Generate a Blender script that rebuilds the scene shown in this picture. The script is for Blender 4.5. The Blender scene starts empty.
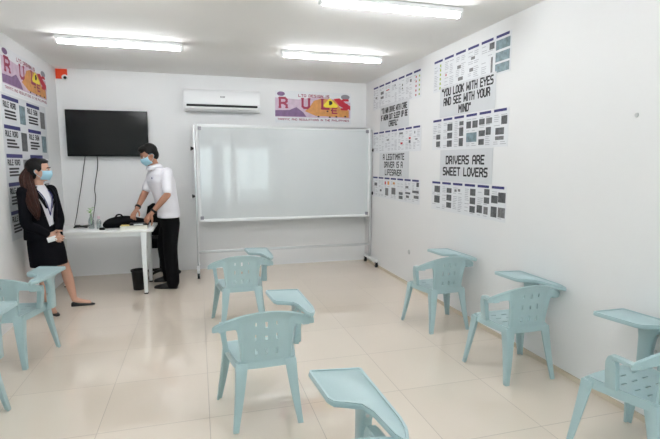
import bpy, bmesh, math, random
from mathutils import Vector, Matrix, noise
V = Vector
random.seed(7)
S = bpy.context.scene
C = S.collection
PI = math.pi
XR, XL, YB, YF, ZC = 2.427, -1.650, 6.571, -2.3, 2.631

# ------------------------------------------------------------------ materials
def srgb(c):
    return tuple(((v/255)/12.92 if v/255 <= .04045 else ((v/255+.055)/1.055)**2.4) for v in c) + (1,)
def mat(name, col, rough=.5, metal=0, spec=.5, bump=0, bscale=40, vary=0, vscale=6, coat=0):
    m = bpy.data.materials.new(name); m.use_nodes = True
    nt = m.node_tree; b = nt.nodes['Principled BSDF']
    b.inputs['Base Color'].default_value = srgb(col)
    b.inputs['Roughness'].default_value = rough
    b.inputs['Metallic'].default_value = metal
    b.inputs['Specular IOR Level'].default_value = spec
    b.inputs['Coat Weight'].default_value = coat
    tc = nt.nodes.new('ShaderNodeTexCoord')
    if vary:
        n = nt.nodes.new('ShaderNodeTexNoise'); n.inputs['Scale'].default_value = vscale; n.inputs['Detail'].default_value = 4
        mx = nt.nodes.new('ShaderNodeMix'); mx.data_type = 'RGBA'
        mx.inputs[6].default_value = srgb(col)
        mx.inputs[7].default_value = srgb(tuple(max(0, v*(1-vary)) for v in col))
        nt.links.new(tc.outputs['Object'], n.inputs['Vector'])
        nt.links.new(n.outputs['Fac'], mx.inputs[0]); nt.links.new(mx.outputs[2], b.inputs['Base Color'])
    if bump:
        n2 = nt.nodes.new('ShaderNodeTexNoise'); n2.inputs['Scale'].default_value = bscale; n2.inputs['Detail'].default_value = 3
        bp = nt.nodes.new('ShaderNodeBump'); bp.inputs['Strength'].default_value = bump; bp.inputs['Distance'].default_value = .01
        nt.links.new(tc.outputs['Object'], n2.inputs['Vector'])
        nt.links.new(n2.outputs['Fac'], bp.inputs['Height']); nt.links.new(bp.outputs['Normal'], b.inputs['Normal'])
    return m
def emit(name, col, s):
    m = bpy.data.materials.new(name); m.use_nodes = True
    nt = m.node_tree; nt.nodes.clear()
    e = nt.nodes.new('ShaderNodeEmission'); o = nt.nodes.new('ShaderNodeOutputMaterial')
    e.inputs[0].default_value = srgb(col); e.inputs[1].default_value = s
    nt.links.new(e.outputs[0], o.inputs[0]); return m
M = {}
M['wall'] = mat('painted_wall', (232, 232, 232), .62, spec=.3, bump=.06, bscale=60, vary=.02, vscale=2)
M['ceiling'] = mat('painted_ceiling', (240, 239, 237), .8, spec=.2, vary=.03, vscale=1.5)
M['white'] = mat('white_plastic', (235, 236, 237), .35)
M['white_enamel'] = mat('white_enamel_steel', (236, 238, 238), .3)
M['laminate'] = mat('white_laminate', (238, 238, 236), .35)
M['alu'] = mat('aluminium', (205, 207, 208), .35, .6)
M['chrome'] = mat('chrome', (220, 220, 220), .15, 1)
M['black'] = mat('black_plastic', (10, 10, 11), .4, spec=.3)
M['rubber'] = mat('black_rubber', (16, 16, 17), .7)
M['screen'] = mat('screen_glass', (12, 14, 13), .15, spec=.3)
M['board'] = mat('white_board_enamel', (206, 210, 211), .05, spec=.6, vary=.02, vscale=3)
M['chair'] = mat('pale_aqua_plastic', (173, 197, 200), .3, spec=.5, bump=.03, bscale=200, vary=.04, vscale=7)
M['chair_bolt'] = mat('steel_bolt', (190, 190, 190), .3, .9)
M['paper'] = mat('tarpaulin_paper', (226, 228, 231), .5, vary=.03, vscale=9)
M['paper2'] = mat('grey_backed_paper', (214, 216, 219), .55, vary=.03, vscale=9)
M['ink'] = mat('black_ink', (28, 26, 30), .6)
M['grey_ink'] = mat('grey_ink', (140, 138, 146), .7)
M['lt_ink'] = mat('light_grey_ink', (178, 178, 184), .7)
M['navy'] = mat('navy_ink', (48, 48, 108), .6)
M['green_ink'] = mat('lime_ink', (160, 180, 70), .6)
M['red_ink'] = mat('red_ink', (190, 40, 60), .6)
M['photo_dark'] = mat('dark_photo_print', (120, 122, 126), .5, vary=.97, vscale=28)
M['photo_teal'] = mat('teal_photo_print', (160, 188, 198), .5, vary=.95, vscale=22)
M['photo_grey'] = mat('grey_photo_print', (150, 150, 152), .5, vary=.7, vscale=50)
M['maroon'] = mat('maroon_ink', (150, 30, 70), .5)
M['orange'] = mat('orange_plastic', (228, 70, 30), .45)
M['orange_ink'] = mat('orange_ink', (238, 165, 90), .55, vary=.3, vscale=18)
M['yellow_ink'] = mat('yellow_ink', (240, 220, 60), .55)
M['purple_ink'] = mat('purple_ink', (140, 104, 150), .55, vary=.35, vscale=20)
M['violet_ink'] = mat('pale_violet_ink', (222, 196, 216), .55, vary=.22, vscale=14)
M['strip'] = mat('tan_skirting_tile', (220, 206, 186), .25, vary=.08, vscale=8)
M['skin_m'] = mat('tan_skin', (178, 128, 104), .5, vary=.08, vscale=12)
M['skin_f'] = mat('light_tan_skin', (206, 160, 138), .5, vary=.06, vscale=12)
M['hair_k'] = mat('black_hair', (12, 10, 10), .5, spec=.25, bump=.6, bscale=120)
M['hair_b'] = mat('dark_brown_hair', (66, 30, 20), .45, spec=.25, bump=.7, bscale=90, vary=.5, vscale=14)
M['suit'] = mat('black_suit_cloth', (12, 12, 18), .85, spec=.12, bump=.1, bscale=300)
M['trouser'] = mat('black_trouser_cloth', (10, 10, 12), .85, spec=.12, bump=.1, bscale=300)
M['shirt'] = mat('white_shirt_cloth', (232, 230, 236), .8, bump=.15, bscale=25)
M['mask'] = mat('light_blue_mask', (158, 198, 216), .7)
M['shoe'] = mat('black_leather', (9, 9, 10), .3)
M['eye'] = mat('eye_white', (225, 220, 215), .3)
M['iris'] = mat('dark_iris', (30, 20, 15), .2)
M['bagcloth'] = mat('black_bag_cloth', (8, 8, 10), .8, spec=.15, bump=.4, bscale=60)
M['leaf'] = mat('green_leaf', (120, 180, 70), .5)
M['pinkish'] = mat('pink_label_plastic', (225, 200, 208), .3)
M['book'] = mat('cream_book_cover', (240, 238, 226), .5)
M['bookyellow'] = mat('yellow_book_edge', (232, 208, 120), .5)
M['smudge'] = mat('grey_cap_plastic', (196, 198, 198), .6)
M['curtain'] = mat('blue_curtain', (96, 140, 190), .8, vary=.2, vscale=12)
M['tube'] = emit('lit_fluorescent_tube', (250, 252, 255), 18)
M['tarmac'] = mat('pale_pavement', (196, 194, 188), .8, vary=.15, vscale=3)

def thin_glass(name, tint=(235, 245, 245), g=.08):
    m = bpy.data.materials.new(name); m.use_nodes = True
    nt = m.node_tree; nt.nodes.clear()
    o = nt.nodes.new('ShaderNodeOutputMaterial'); mx = nt.nodes.new('ShaderNodeMixShader')
    t = nt.nodes.new('ShaderNodeBsdfTransparent'); gl = nt.nodes.new('ShaderNodeBsdfGlossy')
    t.inputs[0].default_value = srgb(tint); gl.inputs['Roughness'].default_value = .03
    mx.inputs[0].default_value = g
    nt.links.new(t.outputs[0], mx.inputs[1]); nt.links.new(gl.outputs[0], mx.inputs[2]); nt.links.new(mx.outputs[0], o.inputs[0])
    return m
M['glass'] = thin_glass('window_glass')
M['bottle'] = thin_glass('clear_bottle_glass', (225, 232, 232), .22)

def floor_mat():
    m = bpy.data.materials.new('polished_floor_tile'); m.use_nodes = True
    nt = m.node_tree; b = nt.nodes['Principled BSDF']; L = nt.links; N = nt.nodes.new
    tc = N('ShaderNodeTexCoord')
    mp = N('ShaderNodeMapping'); mp.inputs['Location'].default_value = (-.0226, -2.6275, 0)
    L.new(tc.outputs['Object'], mp.inputs[0])
    br = N('ShaderNodeTexBrick'); br.offset = 0; br.squash = 1
    br.inputs['Scale'].default_value = 1
    br.inputs['Brick Width'].default_value = .6; br.inputs['Row Height'].default_value = .6
    br.inputs['Mortar Size'].default_value = .0022; br.inputs['Mortar Smooth'].default_value = .3; br.inputs['Bias'].default_value = 0
    br.inputs['Color1'].default_value = srgb((233, 220, 205)); br.inputs['Color2'].default_value = srgb((229, 216, 201))
    br.inputs['Mortar'].default_value = srgb((168, 152, 136))
    L.new(mp.outputs[0], br.inputs['Vector'])
    n = N('ShaderNodeTexNoise'); n.inputs['Scale'].default_value = 2.2; n.inputs['Detail'].default_value = 6
    L.new(tc.outputs['Object'], n.inputs['Vector'])
    mx = N('ShaderNodeMix'); mx.data_type = 'RGBA'; mx.blend_type = 'MULTIPLY'; mx.inputs[0].default_value = .35
    cr = N('ShaderNodeValToRGB'); cr.color_ramp.elements[0].color = (.86, .84, .82, 1); cr.color_ramp.elements[1].color = (1, 1, 1, 1)
    L.new(n.outputs['Fac'], cr.inputs[0]); L.new(br.outputs['Color'], mx.inputs[6]); L.new(cr.outputs[0], mx.inputs[7])
    L.new(mx.outputs[2], b.inputs['Base Color'])
    mr = N('ShaderNodeMapRange'); mr.inputs[3].default_value = .045; mr.inputs[4].default_value = .5
    L.new(br.outputs['Fac'], mr.inputs[0]); L.new(mr.outputs[0], b.inputs['Roughness'])
    b.inputs['IOR'].default_value = 1.9; b.inputs['Specular IOR Level'].default_value = .6
    bp = N('ShaderNodeBump'); bp.inputs['Strength'].default_value = .25; bp.inputs['Distance'].default_value = .002; bp.invert = True
    L.new(br.outputs['Fac'], bp.inputs['Height'])
    n3 = N('ShaderNodeTexNoise'); n3.inputs['Scale'].default_value = 3
    L.new(tc.outputs['Object'], n3.inputs['Vector'])
    bp2 = N('ShaderNodeBump'); bp2.inputs['Strength'].default_value = .06; bp2.inputs['Distance'].default_value = .01
    L.new(n3.outputs['Fac'], bp2.inputs['Height']); L.new(bp.outputs[0], bp2.inputs['Normal']); L.new(bp2.outputs[0], b.inputs['Normal'])
    return m
M['floor'] = floor_mat()

# ------------------------------------------------------------------ mesh helpers
class MB:
    def __init__(s): s.v = []; s.f = []
    def add(s, vs, fs):
        o = len(s.v); s.v += [V(v) for v in vs]; s.f += [tuple(i+o for i in f) for f in fs]; return s
    def box(s, x0, x1, y0, y1, z0, z1):
        return s.add([(x0,y0,z0),(x1,y0,z0),(x1,y1,z0),(x0,y1,z0),(x0,y0,z1),(x1,y0,z1),(x1,y1,z1),(x0,y1,z1)],
                     [(0,3,2,1),(4,5,6,7),(0,1,5,4),(1,2,6,5),(2,3,7,6),(3,0,4,7)])
    def loft(s, rings, cap=True, closed=True):
        n = len(rings[0]); vs = [p for r in rings for p in r]; fs = []
        for i in range(len(rings)-1):
            for j in range(n if closed else n-1):
                k = (j+1) % n
                fs.append((i*n+j, i*n+k, (i+1)*n+k, (i+1)*n+j))
        if cap:
            fs.append(tuple(reversed(range(n)))); fs.append(tuple((len(rings)-1)*n+j for j in range(n)))
        return s.add(vs, fs)
    def ell(s, c, a, b, d, nu=20, nv=12):
        """ellipsoid with half-axis vectors a, b, d"""
        c, a, b, d = V(c), V(a), V(b), V(d); vs = [c-d]; 
        for i in range(1, nv):
            t = -PI/2 + PI*i/nv
            for j in range(nu):
                p = 2*PI*j/nu
                vs.append(c + a*math.cos(t)*math.cos(p) + b*math.cos(t)*math.sin(p) + d*math.sin(t))
        vs.append(c+d); fs = []
        for j in range(nu):
            k = (j+1) % nu
            fs.append((0, 1+k, 1+j))
            for i in range(nv-2): fs.append((1+i*nu+j, 1+i*nu+k, 1+(i+1)*nu+k, 1+(i+1)*nu+j))
            fs.append((1+(nv-2)*nu+j, 1+(nv-2)*nu+k, len(vs)-1))
        return s.add(vs, fs)
    def tube(s, pts, rad, n=10, up=(0,0,1), flat=1.0, cap=True):
        pts = [V(p) for p in pts]
        if not hasattr(rad, '__len__'): rad = [rad]*len(pts)
        rings = []; prev = None
        for i, p in enumerate(pts):
            t = (pts[min(i+1, len(pts)-1)] - pts[max(i-1, 0)]).normalized()
            if prev is None:
                u = V(up) - t*t.dot(V(up))
                if u.length < .1: u = V((1,0,0)) - t*t.x
            else: u = prev - t*t.dot(prev)
            u.normalize(); prev = u; w = t.cross(u)
            rings.append([p + (u*math.cos(2*PI*j/n)*flat + w*math.sin(2*PI*j/n))*rad[i] for j in range(n)])
        return s.loft(rings, cap)
    def prism(s, poly, z0, z1):
        n = len(poly)
        return s.add([(x,y,z0) for x,y in poly]+[(x,y,z1) for x,y in poly],
              [tuple(reversed(range(n))), tuple(range(n, 2*n))] + [(i,(i+1)%n,n+(i+1)%n,n+i) for i in range(n)])
    def cyl(s, c, r, h, n=20, r2=None):
        c = V(c); r2 = r if r2 is None else r2
        return s.loft([[c+V((r*math.cos(2*PI*j/n), r*math.sin(2*PI*j/n), 0)) for j in range(n)],
                       [c+V((r2*math.cos(2*PI*j/n), r2*math.sin(2*PI*j/n), h)) for j in range(n)]])
def smooth_pts(pts, k=6):
    pts = [V(p) for p in pts]; out = []
    P = [pts[0]*2-pts[1]] + pts + [pts[-1]*2-pts[-2]]
    for i in range(1, len(P)-2):
        for q in range(k):
            t = q/k; a, b, c, d = P[i-1], P[i], P[i+1], P[i+2]
            out.append(.5*((2*b)+(c-a)*t+(2*a-5*b+4*c-d)*t*t+(3*b-a-3*c+d)*t**3))
    out.append(pts[-1]); return out
def lerp_list(vals, n):
    out = []
    for i in range(n):
        x = i/(n-1)*(len(vals)-1); k = min(int(x), len(vals)-2); out.append(vals[k]*(1-(x-k))+vals[k+1]*(x-k))
    return out
def wloc(o):
    p = V((0,0,0))
    while o is not None: p = p + V(o.location); o = o.parent
    return p
def obj(name, mb, m, parent=None, smooth=False, bevel=0, solid=0, subsurf=0, remesh=0, smit=0, origin=None, bseg=2, local=False):
    off = V((0,0,0)) if local else (wloc(parent) if parent else V((0,0,0)))
    loc = V((0,0,0))
    if origin is not None: loc = V(origin) - off
    vs = [v - off - loc for v in mb.v]
    me = bpy.data.meshes.new(name); me.from_pydata(vs, [], mb.f)
    bm = bmesh.new(); bm.from_mesh(me); bmesh.ops.remove_doubles(bm, verts=bm.verts, dist=1e-6)
    if not solid: bmesh.ops.recalc_face_normals(bm, faces=bm.faces)
    bm.to_mesh(me); bm.free()
    o = bpy.data.objects.new(name, me); C.objects.link(o)
    mods = False
    if solid: q = o.modifiers.new('s', 'SOLIDIFY'); q.thickness = solid; q.offset = 0; mods = True
    if remesh: q = o.modifiers.new('r', 'REMESH'); q.mode = 'VOXEL'; q.voxel_size = remesh; mods = True
    if smit: q = o.modifiers.new('m', 'SMOOTH'); q.iterations = smit; q.factor = .5; mods = True
    if bevel: q = o.modifiers.new('b', 'BEVEL'); q.width = bevel; q.segments = bseg; q.limit_method = 'ANGLE'; q.angle_limit = math.radians(40); mods = True
    if subsurf: q = o.modifiers.new('u', 'SUBSURF'); q.levels = q.render_levels = subsurf; mods = True
    if mods:
        dg = bpy.context.evaluated_depsgraph_get(); ev = o.evaluated_get(dg)
        me2 = bpy.data.meshes.new_from_object(ev, depsgraph=dg); o.modifiers.clear(); o.data = me2; me = me2
    me.materials.clear(); me.materials.append(m)
    if smooth or bevel:
        for p in me.polygons: p.use_smooth = True
        if bevel or smooth == 'auto':
            try: me.set_sharp_from_angle(angle=math.radians(38))
            except Exception: pass
    o.location = loc
    if parent: o.parent = parent
    return o
def tag(o, label=None, cat=None, group=None, kind=None):
    if label: o['label'] = label
    if cat: o['category'] = cat
    if group: o['group'] = group
    if kind: o['kind'] = kind
    return o
def thing(name, label, cat, loc=(0,0,0), group=None):
    o = bpy.data.objects.new(name, None); C.objects.link(o); o.location = loc; o.empty_display_size = .1
    bpy.context.view_layer.update()
    return tag(o, label, cat, group)
def struct(name, mb, m, **k):
    return tag(obj(name, mb, m, **k), kind='structure')

# ------------------------------------------------------------------ room shell
T = .12
struct('floor', MB().box(XL-T, XR+T, YF-T, YB+T, -.1, 0), M['floor'])
struct('ceiling', MB().box(XL-T, XR+T, YF-T, YB+T, ZC, ZC+.1), M['ceiling'])
struct('wall_back', MB().box(XL-T, XR+T, YB, YB+T, 0, ZC), M['wall'])
struct('wall_left', MB().box(XL-T, XL, YF, YB, 0, ZC), M['wall'])
struct('wall_right', MB().box(XR, XR+T, YF, YB, 0, ZC), M['wall'])
wins = [(-1.45, -.25, .22, 1.95), (.0, 1.05, .22, 1.95), (1.15, 2.25, .22, 1.95)]
w = MB()
xs = [XL] + [v for q in wins for v in q[:2]] + [XR]
for i in range(0, len(xs), 2): w.box(xs[i], xs[i+1], YF-T, YF, 0, ZC)
for a, b, c, d in wins: w.box(a, b, YF-T, YF, 0, c); w.box(a, b, YF-T, YF, d, ZC)
struct('wall_front', w, M['wall'])
for i, (a, b, c, d) in enumerate(wins):
    f = MB(); e = .045; y0, y1 = YF-.08, YF-.02
    f.box(a, a+e, y0, y1, c, d).box(b-e, b, y0, y1, c, d).box(a+e, b-e, y0, y1, c, c+e).box(a+e, b-e, y0, y1, d-e, d)
    f.box((a+b)/2-.02, (a+b)/2+.02, y0, y1, c+e, d-e)
    wf = struct('window_%d' % (i+1), f, M['white_enamel'])
    obj('window_pane', MB().box(a+e, b-e, YF-.053, YF-.047, c+e, d-e), M['glass'], wf)
struct('baseboard_right', MB().box(XR-.012, XR-.0005, YF+.001, YB-.001, 0, .034), M['strip'])
# curtain that the white board mirrors, beside the storefront glass
cm = MB(); pts = []
for k in range(49):
    x = .42 + .36*k/48; pts.append((x, YF+.07+.022*math.sin(k*1.05)))
cm.loft([[V((x,y,.16)) for x,y in pts], [V((x,y,2.05)) for x,y in pts]], cap=False, closed=False)
tag(obj('curtain', cm, M['curtain'], solid=.003, smooth=True), 'blue pleated curtain hanging at the storefront glass', 'curtain')
# pavement outside
struct('ground', MB().box(-8, 9, -14, YF-T-.001, -.12, -.02), M['tarmac'])

# ------------------------------------------------------------------ ceiling tubes
def fixture(xc, y, label):
    t = thing('fluorescent_light', label, 'ceiling light', (xc, y, ZC-.001), 'fluorescent battens on the ceiling')
    L = .555
    obj('lamp_housing', MB().box(xc-L, xc+L, y-.036, y+.036, ZC-.035, ZC-.001), M['white_enamel'], t, bevel=.006)
    for s in (-1, 1): obj('end_cap', MB().box(xc+s*(L-.012)-.012, xc+s*(L-.012)+.012, y-.02, y+.02, ZC-.07, ZC-.034), M['white'], t, bevel=.004)
    obj('fluorescent_tube', MB().tube([(xc-L+.025, y, ZC-.054), (xc+L-.025, y, ZC-.054)], .0165, 14), M['tube'], t, smooth=True)
fixture(-.66, 4.92, 'lit white tube light on the ceiling above the black television')
fixture(1.43, 4.90, 'lit white tube light on the ceiling above the white board banner')
fixture(1.40, 3.25, 'lit white tube light cut off by the top of the picture')
for x, y in ((-.7, 3.24), (-.7, 1.5), (1.37, 1.5)):
    fixture(x, y, 'lit white tube light on the ceiling behind or above the view')

# ------------------------------------------------------------------ stroke lettering
G = {
 'A': [[(0,0),(0,5),(1,6),(3,6),(4,5),(4,0)],[(0,2.6),(4,2.6)]], 'B': [[(0,0),(0,6),(3,6),(4,5.2),(4,3.8),(3,3.1),(4,2.3),(4,.8),(3,0),(0,0)],[(0,3.1),(3,3.1)]],
 'C': [[(4,6),(1,6),(0,5),(0,1),(1,0),(4,0)]], 'D': [[(0,0),(0,6),(3,6),(4,5),(4,1),(3,0),(0,0)]],
 'E': [[(4,6),(0,6),(0,0),(4,0)],[(0,3),(3.4,3)]], 'F': [[(4,6),(0,6),(0,0)],[(0,3),(3.4,3)]],
 'G': [[(4,6),(1,6),(0,5),(0,1),(1,0),(4,0),(4,3),(2.2,3)]], 'H': [[(0,0),(0,6)],[(4,0),(4,6)],[(0,3),(4,3)]],
 'I': [[(.6,0),(.6,6)]], 'J': [[(3,6),(3,1),(2,0),(0,0),(0,1.5)]], 'K': [[(0,0),(0,6)],[(4,6),(0,2.6)],[(1.2,3.4),(4,0)]],
 'L': [[(0,6),(0,0),(4,0)]], 'M': [[(0,0),(0,6),(2.4,2.6),(4.8,6),(4.8,0)]], 'N': [[(0,0),(0,6),(4,0),(4,6)]],
 'O': [[(1,0),(0,1),(0,5),(1,6),(3,6),(4,5),(4,1),(3,0),(1,0)]], 'P': [[(0,0),(0,6),(3,6),(4,5),(4,3.8),(3,2.8),(0,2.8)]],
 'Q': [[(1,0),(0,1),(0,5),(1,6),(3,6),(4,5),(4,1),(3,0),(1,0)],[(2.5,1.6),(4.2,-.2)]], 'R': [[(0,0),(0,6),(3,6),(4,5),(4,3.9),(3,2.8),(0,2.8)],[(2.2,2.8),(4,1.4),(4,0)]],
 'S': [[(4,6),(1,6),(0,5.2),(0,3.8),(.8,3.1),(3.2,3),(4,2.2),(4,.8),(3,0),(0,0)]], 'T': [[(2,0),(2,6)],[(0,6),(4,6)]],
 'U': [[(0,6),(0,1),(1,0),(3,0),(4,1),(4,6)]], 'V': [[(0,6),(0,3),(2,0),(4,3),(4,6)]], 'W': [[(0,6),(0,0),(2.4,3.4),(4.8,0),(4.8,6)]],
 'X': [[(0,0),(4,6)],[(0,6),(4,0)]], 'Y': [[(0,6),(0,4.4),(2,2.8),(4,4.4),(4,6)],[(2,2.8),(2,0)]], 'Z': [[(0,6),(4,6),(0,0),(4,0)]],
 '"': [[(.3,6),(.3,4.6)],[(1.6,6),(1.6,4.6)]], '.': [[(0,0),(.4,0)]],
}
WID = {'I': 1.2, 'M': 4.8, 'W': 4.8, '"': 2, '.': .5, ' ': 2.6}
def text_rects(txt, h, w, a, b, th=1.0, center=True):
    """quads (2-D) of one line of lettering, h high, squeezed to width w, starting at a (left) b (baseline)"""
    adv = []; x = 0
    for ch in txt: adv.append(x); x += WID.get(ch, 4) + 1.9
    tot = x - 1.9; sx = w/tot; sy = h/6; q = []
    for ch, x0 in zip(txt, adv):
        for pl in G.get(ch, []):
            for (x1,y1),(x2,y2) in zip(pl, pl[1:]):
                p1 = V((a+(x0+x1)*sx, b+y1*sy)); p2 = V((a+(x0+x2)*sx, b+y2*sy))
                d = (p2-p1); 
                if d.length == 0: continue
                d.normalize(); n = V((-d.y, d.x)); t = th*.5*sy
                p1 = p1-d*t*.8; p2 = p2+d*t*.8
                q.append([p1+n*t, p1-n*t, p2-n*t, p2+n*t])
    return q
class WallFrame:
    def __init__(s, o, u, n): s.o, s.u, s.n = V(o), V(u), V(n)
    def p(s, a, b, d): return s.o + s.u*a + V((0,0,1))*b + s.n*d
    def quad(s, mb, a0, a1, b0, b1, d): mb.add([s.p(a0,b0,d), s.p(a1,b0,d), s.p(a1,b1,d), s.p(a0,b1,d)], [(0,1,2,3)])
    def poly(s, mb, pts, d): mb.add([s.p(a,b,d) for a,b in pts], [tuple(range(len(pts)))])
    def sheet(s, mb, a0, a1, b0, b1, d0, d1):
        mb.add([s.p(a,b,d) for d in (d0,d1) for a,b in ((a0,b0),(a1,b0),(a1,b1),(a0,b1))],
               [(3,2,1,0),(4,5,6,7),(0,1,5,4),(1,2,6,5),(2,3,7,6),(3,0,4,7)])
    def text(s, mb, txt, h, w, a, b, d, th=1.0):
        for i, q in enumerate(text_rects(txt, h, w, a, b, th)): s.poly(mb, [tuple(v) for v in q], d + i*4e-6)
def ellipse(cx, cy, rx, ry, n=20): return [(cx+rx*math.cos(2*PI*i/n), cy+ry*math.sin(2*PI*i/n)) for i in range(n)]

# ------------------------------------------------------------------ posters of pages, right wall
RW = lambda y, z: WallFrame((XR, y, z), (0,-1,0), (-1,0,0))
LW = lambda y, z: WallFrame((XL, y, z), (0,1,0), (1,0,0))
BW = lambda x, z: WallFrame((x, YB, z), (1,0,0), (0,-1,0))
def page_poster(fr, ncol, H, pics, label, hdr, seed, extras=()):
    rnd = random.Random(seed); pw = .21
    t = thing('page_poster', label, 'poster', fr.p(ncol*pw/2, -H, 0), 'posters of printed pages on the right wall')
    mb = MB(); fr.sheet(mb, 0, ncol*pw, -H, 0, .0005, .0025); obj('poster_sheet', mb, M['paper'], t)
    tx = MB(); pk = {}
    for c in range(ncol):
        a = c*pw
        hb = MB(); fr.quad(hb, a+.012, a+pw-.028, -.026, -.004, .0032); obj('header_bar', hb, M['navy'], t)
        busy = [p for p in pics if p[0] == c]
        for (cc, x0, x1, z0, z1, mk) in busy:
            if mk in (D, TL, GY):
                one = MB(); fr.quad(one, a+pw*x0, a+pw*x1, -H*z1, -H*z0, .0034); obj('printed_picture', one, M[mk], t)
            else: fr.quad(pk.setdefault(mk, MB()), a+pw*x0, a+pw*x1, -H*z1, -H*z0, .0034)
        zz = .05
        while zz < H-.02:
            for half in (0, 1):
                x0 = .09+.44*half; x1 = x0+rnd.uniform(.22, .38)
                if not any(px0 < x1 and px1 > x0 and pz0*H < zz+.012 and pz1*H > zz-.004 for _,px0,px1,pz0,pz1,_m in busy) and rnd.random() < .75:
                    fr.quad(tx, a+pw*x0, a+pw*x1, -zz-.006, -zz, .003)
            zz += .017
    obj('printed_text', tx, M['lt_ink'], t)
    for mk, mb in pk.items(): obj('printed_marks', mb, M[mk], t)
def grid_pics(c, xs, zs, mk): return [(c, x[0], x[1], z[0], z[1], mk) for x in xs for z in zs]
D, TL, GY = 'photo_dark', 'photo_teal', 'photo_grey'
page_poster(RW(4.525, 2.525), 6, .32,
   grid_pics(0, [(.62,.74)], [(.16+.14*k,.24+.14*k) for k in range(6)], 'green_ink') + [(1,.16,.27,.52,.58,'red_ink')]
   + [(2,.2,.5,.4,.5,GY),(2,.3,.7,.75,.85,GY),(3,.3,.6,.3,.38,GY),(3,.2,.5,.6,.7,GY),(4,.62,.95,.13,.3,D),(4,.75,.88,.5,.9,GY)]
   + grid_pics(5, [(.05,.93)], [(.14,.38),(.44,.68),(.73,.95)], TL),
   'page poster topmost at the right, three teal photos in its last column', 6, 1)
page_poster(RW(4.515, 1.925), 6, .315,
   grid_pics(0, [(.4,.8)], [(.5,.66),(.72,.9)], D)+grid_pics(1, [(.45,.9)], [(.2,.42),(.48,.66),(.72,.92)], D)+grid_pics(2, [(.5,.85)], [(.18,.3),(.36,.62),(.68,.92)], D)
   + [(3,.08,.45,.22,.42,D),(3,.55,.95,.22,.42,D),(3,.1,.9,.55,.82,TL)] + [(4,.05,.45,.2,.36,D),(4,.55,.95,.2,.36,GY),(4,.05,.5,.52,.68,D),(4,.55,.9,.45,.66,D),(4,.05,.45,.76,.92,D)]
   + [(5,.55,.92,.2,.42,D),(5,.2,.75,.5,.68,D),(5,.2,.75,.72,.82,GY)],
   'page poster between the eyes-and-mind sign and the sweet lovers sign', 6, 2)
page_poster(RW(4.50, 1.285), 6, .30,
   grid_pics(0, [(.3,.85)], [(.16,.38),(.5,.75)], D)+grid_pics(1, [(.5,.95)], [(.2,.36),(.42,.62),(.68,.86)], D)+[(2,.2,.4,.22,.3,GY),(2,.5,.7,.2,.28,GY)]
   + grid_pics(3, [(.5,.92)], [(.15,.36),(.42,.62),(.68,.88)], D)+[(4,.55,.92,.12,.3,D),(4,.55,.92,.36,.54,D),(4,.05,.45,.62,.85,D),(4,.55,.85,.64,.86,GY)]
   + [(5,.05,.48,.28,.5,D),(5,.5,.97,.18,.46,D),(5,.05,.45,.6,.9,D),(5,.52,.97,.6,.88,GY)],
   'page poster lowest at the right, under the drivers are sweet lovers sign', 6, 3)
page_poster(RW(6.27, 2.52), 7, .315,
   [(0,.4,.7,.45,.52,GY),(1,.3,.8,.3,.42,GY),(1,.3,.8,.5,.6,GY),(2,.2,.7,.3,.34,'red_ink'),(3,.5,.62,.2,.28,D),(4,.55,.68,.3,.38,D),(4,.55,.68,.44,.5,D),(5,.6,.8,.24,.34,D)]
   + grid_pics(6, [(.3,.42)], [(.2+.16*k,.27+.16*k) for k in range(5)], 'red_ink') + grid_pics(6, [(.7,.82)], [(.2+.16*k,.27+.16*k) for k in range(5)], 'green_ink'),
   'page poster topmost at the left of the right wall, seven columns near the ceiling', 7, 4)
page_poster(RW(6.25, 1.90), 7, .29,
   [(2,.3,.7,.4,.46,GY),(4,.2,.7,.18,.26,GY),(4,.4,.7,.6,.68,'red_ink'),(5,.5,.75,.42,.5,'red_ink'),(5,.5,.75,.54,.66,D),(6,.2,.3,.2,.3,D),(6,.3,.6,.5,.55,GY)],
   'page poster above the legitimate driver sign, beside the white board', 7, 5)
page_poster(RW(6.25, 1.285), 7, .285,
   [(0,.3,.8,.3,.45,D),(1,.3,.6,.6,.7,D),(2,.1,.3,.2,.34,'red_ink'),(2,.55,.85,.18,.34,'orange_ink'),(2,.2,.7,.5,.85,GY),(3,.4,.7,.2,.3,'orange_ink'),(3,.2,.8,.45,.75,GY),
    (4,.3,.85,.6,.72,D),(4,.3,.85,.76,.9,D),(5,.2,.6,.3,.4,GY),(5,.2,.85,.56,.64,D),(5,.3,.7,.7,.8,D),(6,.6,.9,.12,.3,D),(6,.1,.9,.46,.56,D),(6,.3,.9,.66,.78,D)],
   'page poster under the legitimate driver sign, beside the white board', 7, 6)
def quote(y0, y1, z0, z1, lines, label, hh, wmax, th=1.4, zpad=0):
    fr = RW(y0, z1); W = y0-y1; H = z1-z0
    t = thing('quote_sign', label, 'sign', fr.p(W/2, -H, 0), 'quotation signs on the right wall')
    mb = MB(); fr.sheet(mb, 0, W, -H, 0, .0042, .0062); obj('sign_sheet', mb, M['paper2'], t)
    n = len(lines); pitch = H/(n+.15) if zpad == 0 else zpad
    longest = max(sum(WID.get(c, 4)+1.9 for c in l)-1.9 for l in lines)
    top = -(H - pitch*(n-1) - hh)/2
    tb = MB()
    for i, l in enumerate(lines):
        lw = wmax*(sum(WID.get(c, 4)+1.9 for c in l)-1.9)/longest
        fr.text(tb, l, hh, lw, (W-lw)/2, top-i*pitch-hh, .0068, th)
    obj('lettering', tb, M['ink'], t)
quote(4.37, 3.44, 1.932, 2.235, ['"YOU LOOK WITH EYES', 'AND SEE WITH YOUR', 'MIND"'], 'grey sign reading YOU LOOK WITH EYES AND SEE WITH YOUR MIND', .066, .85, zpad=.094)
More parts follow.
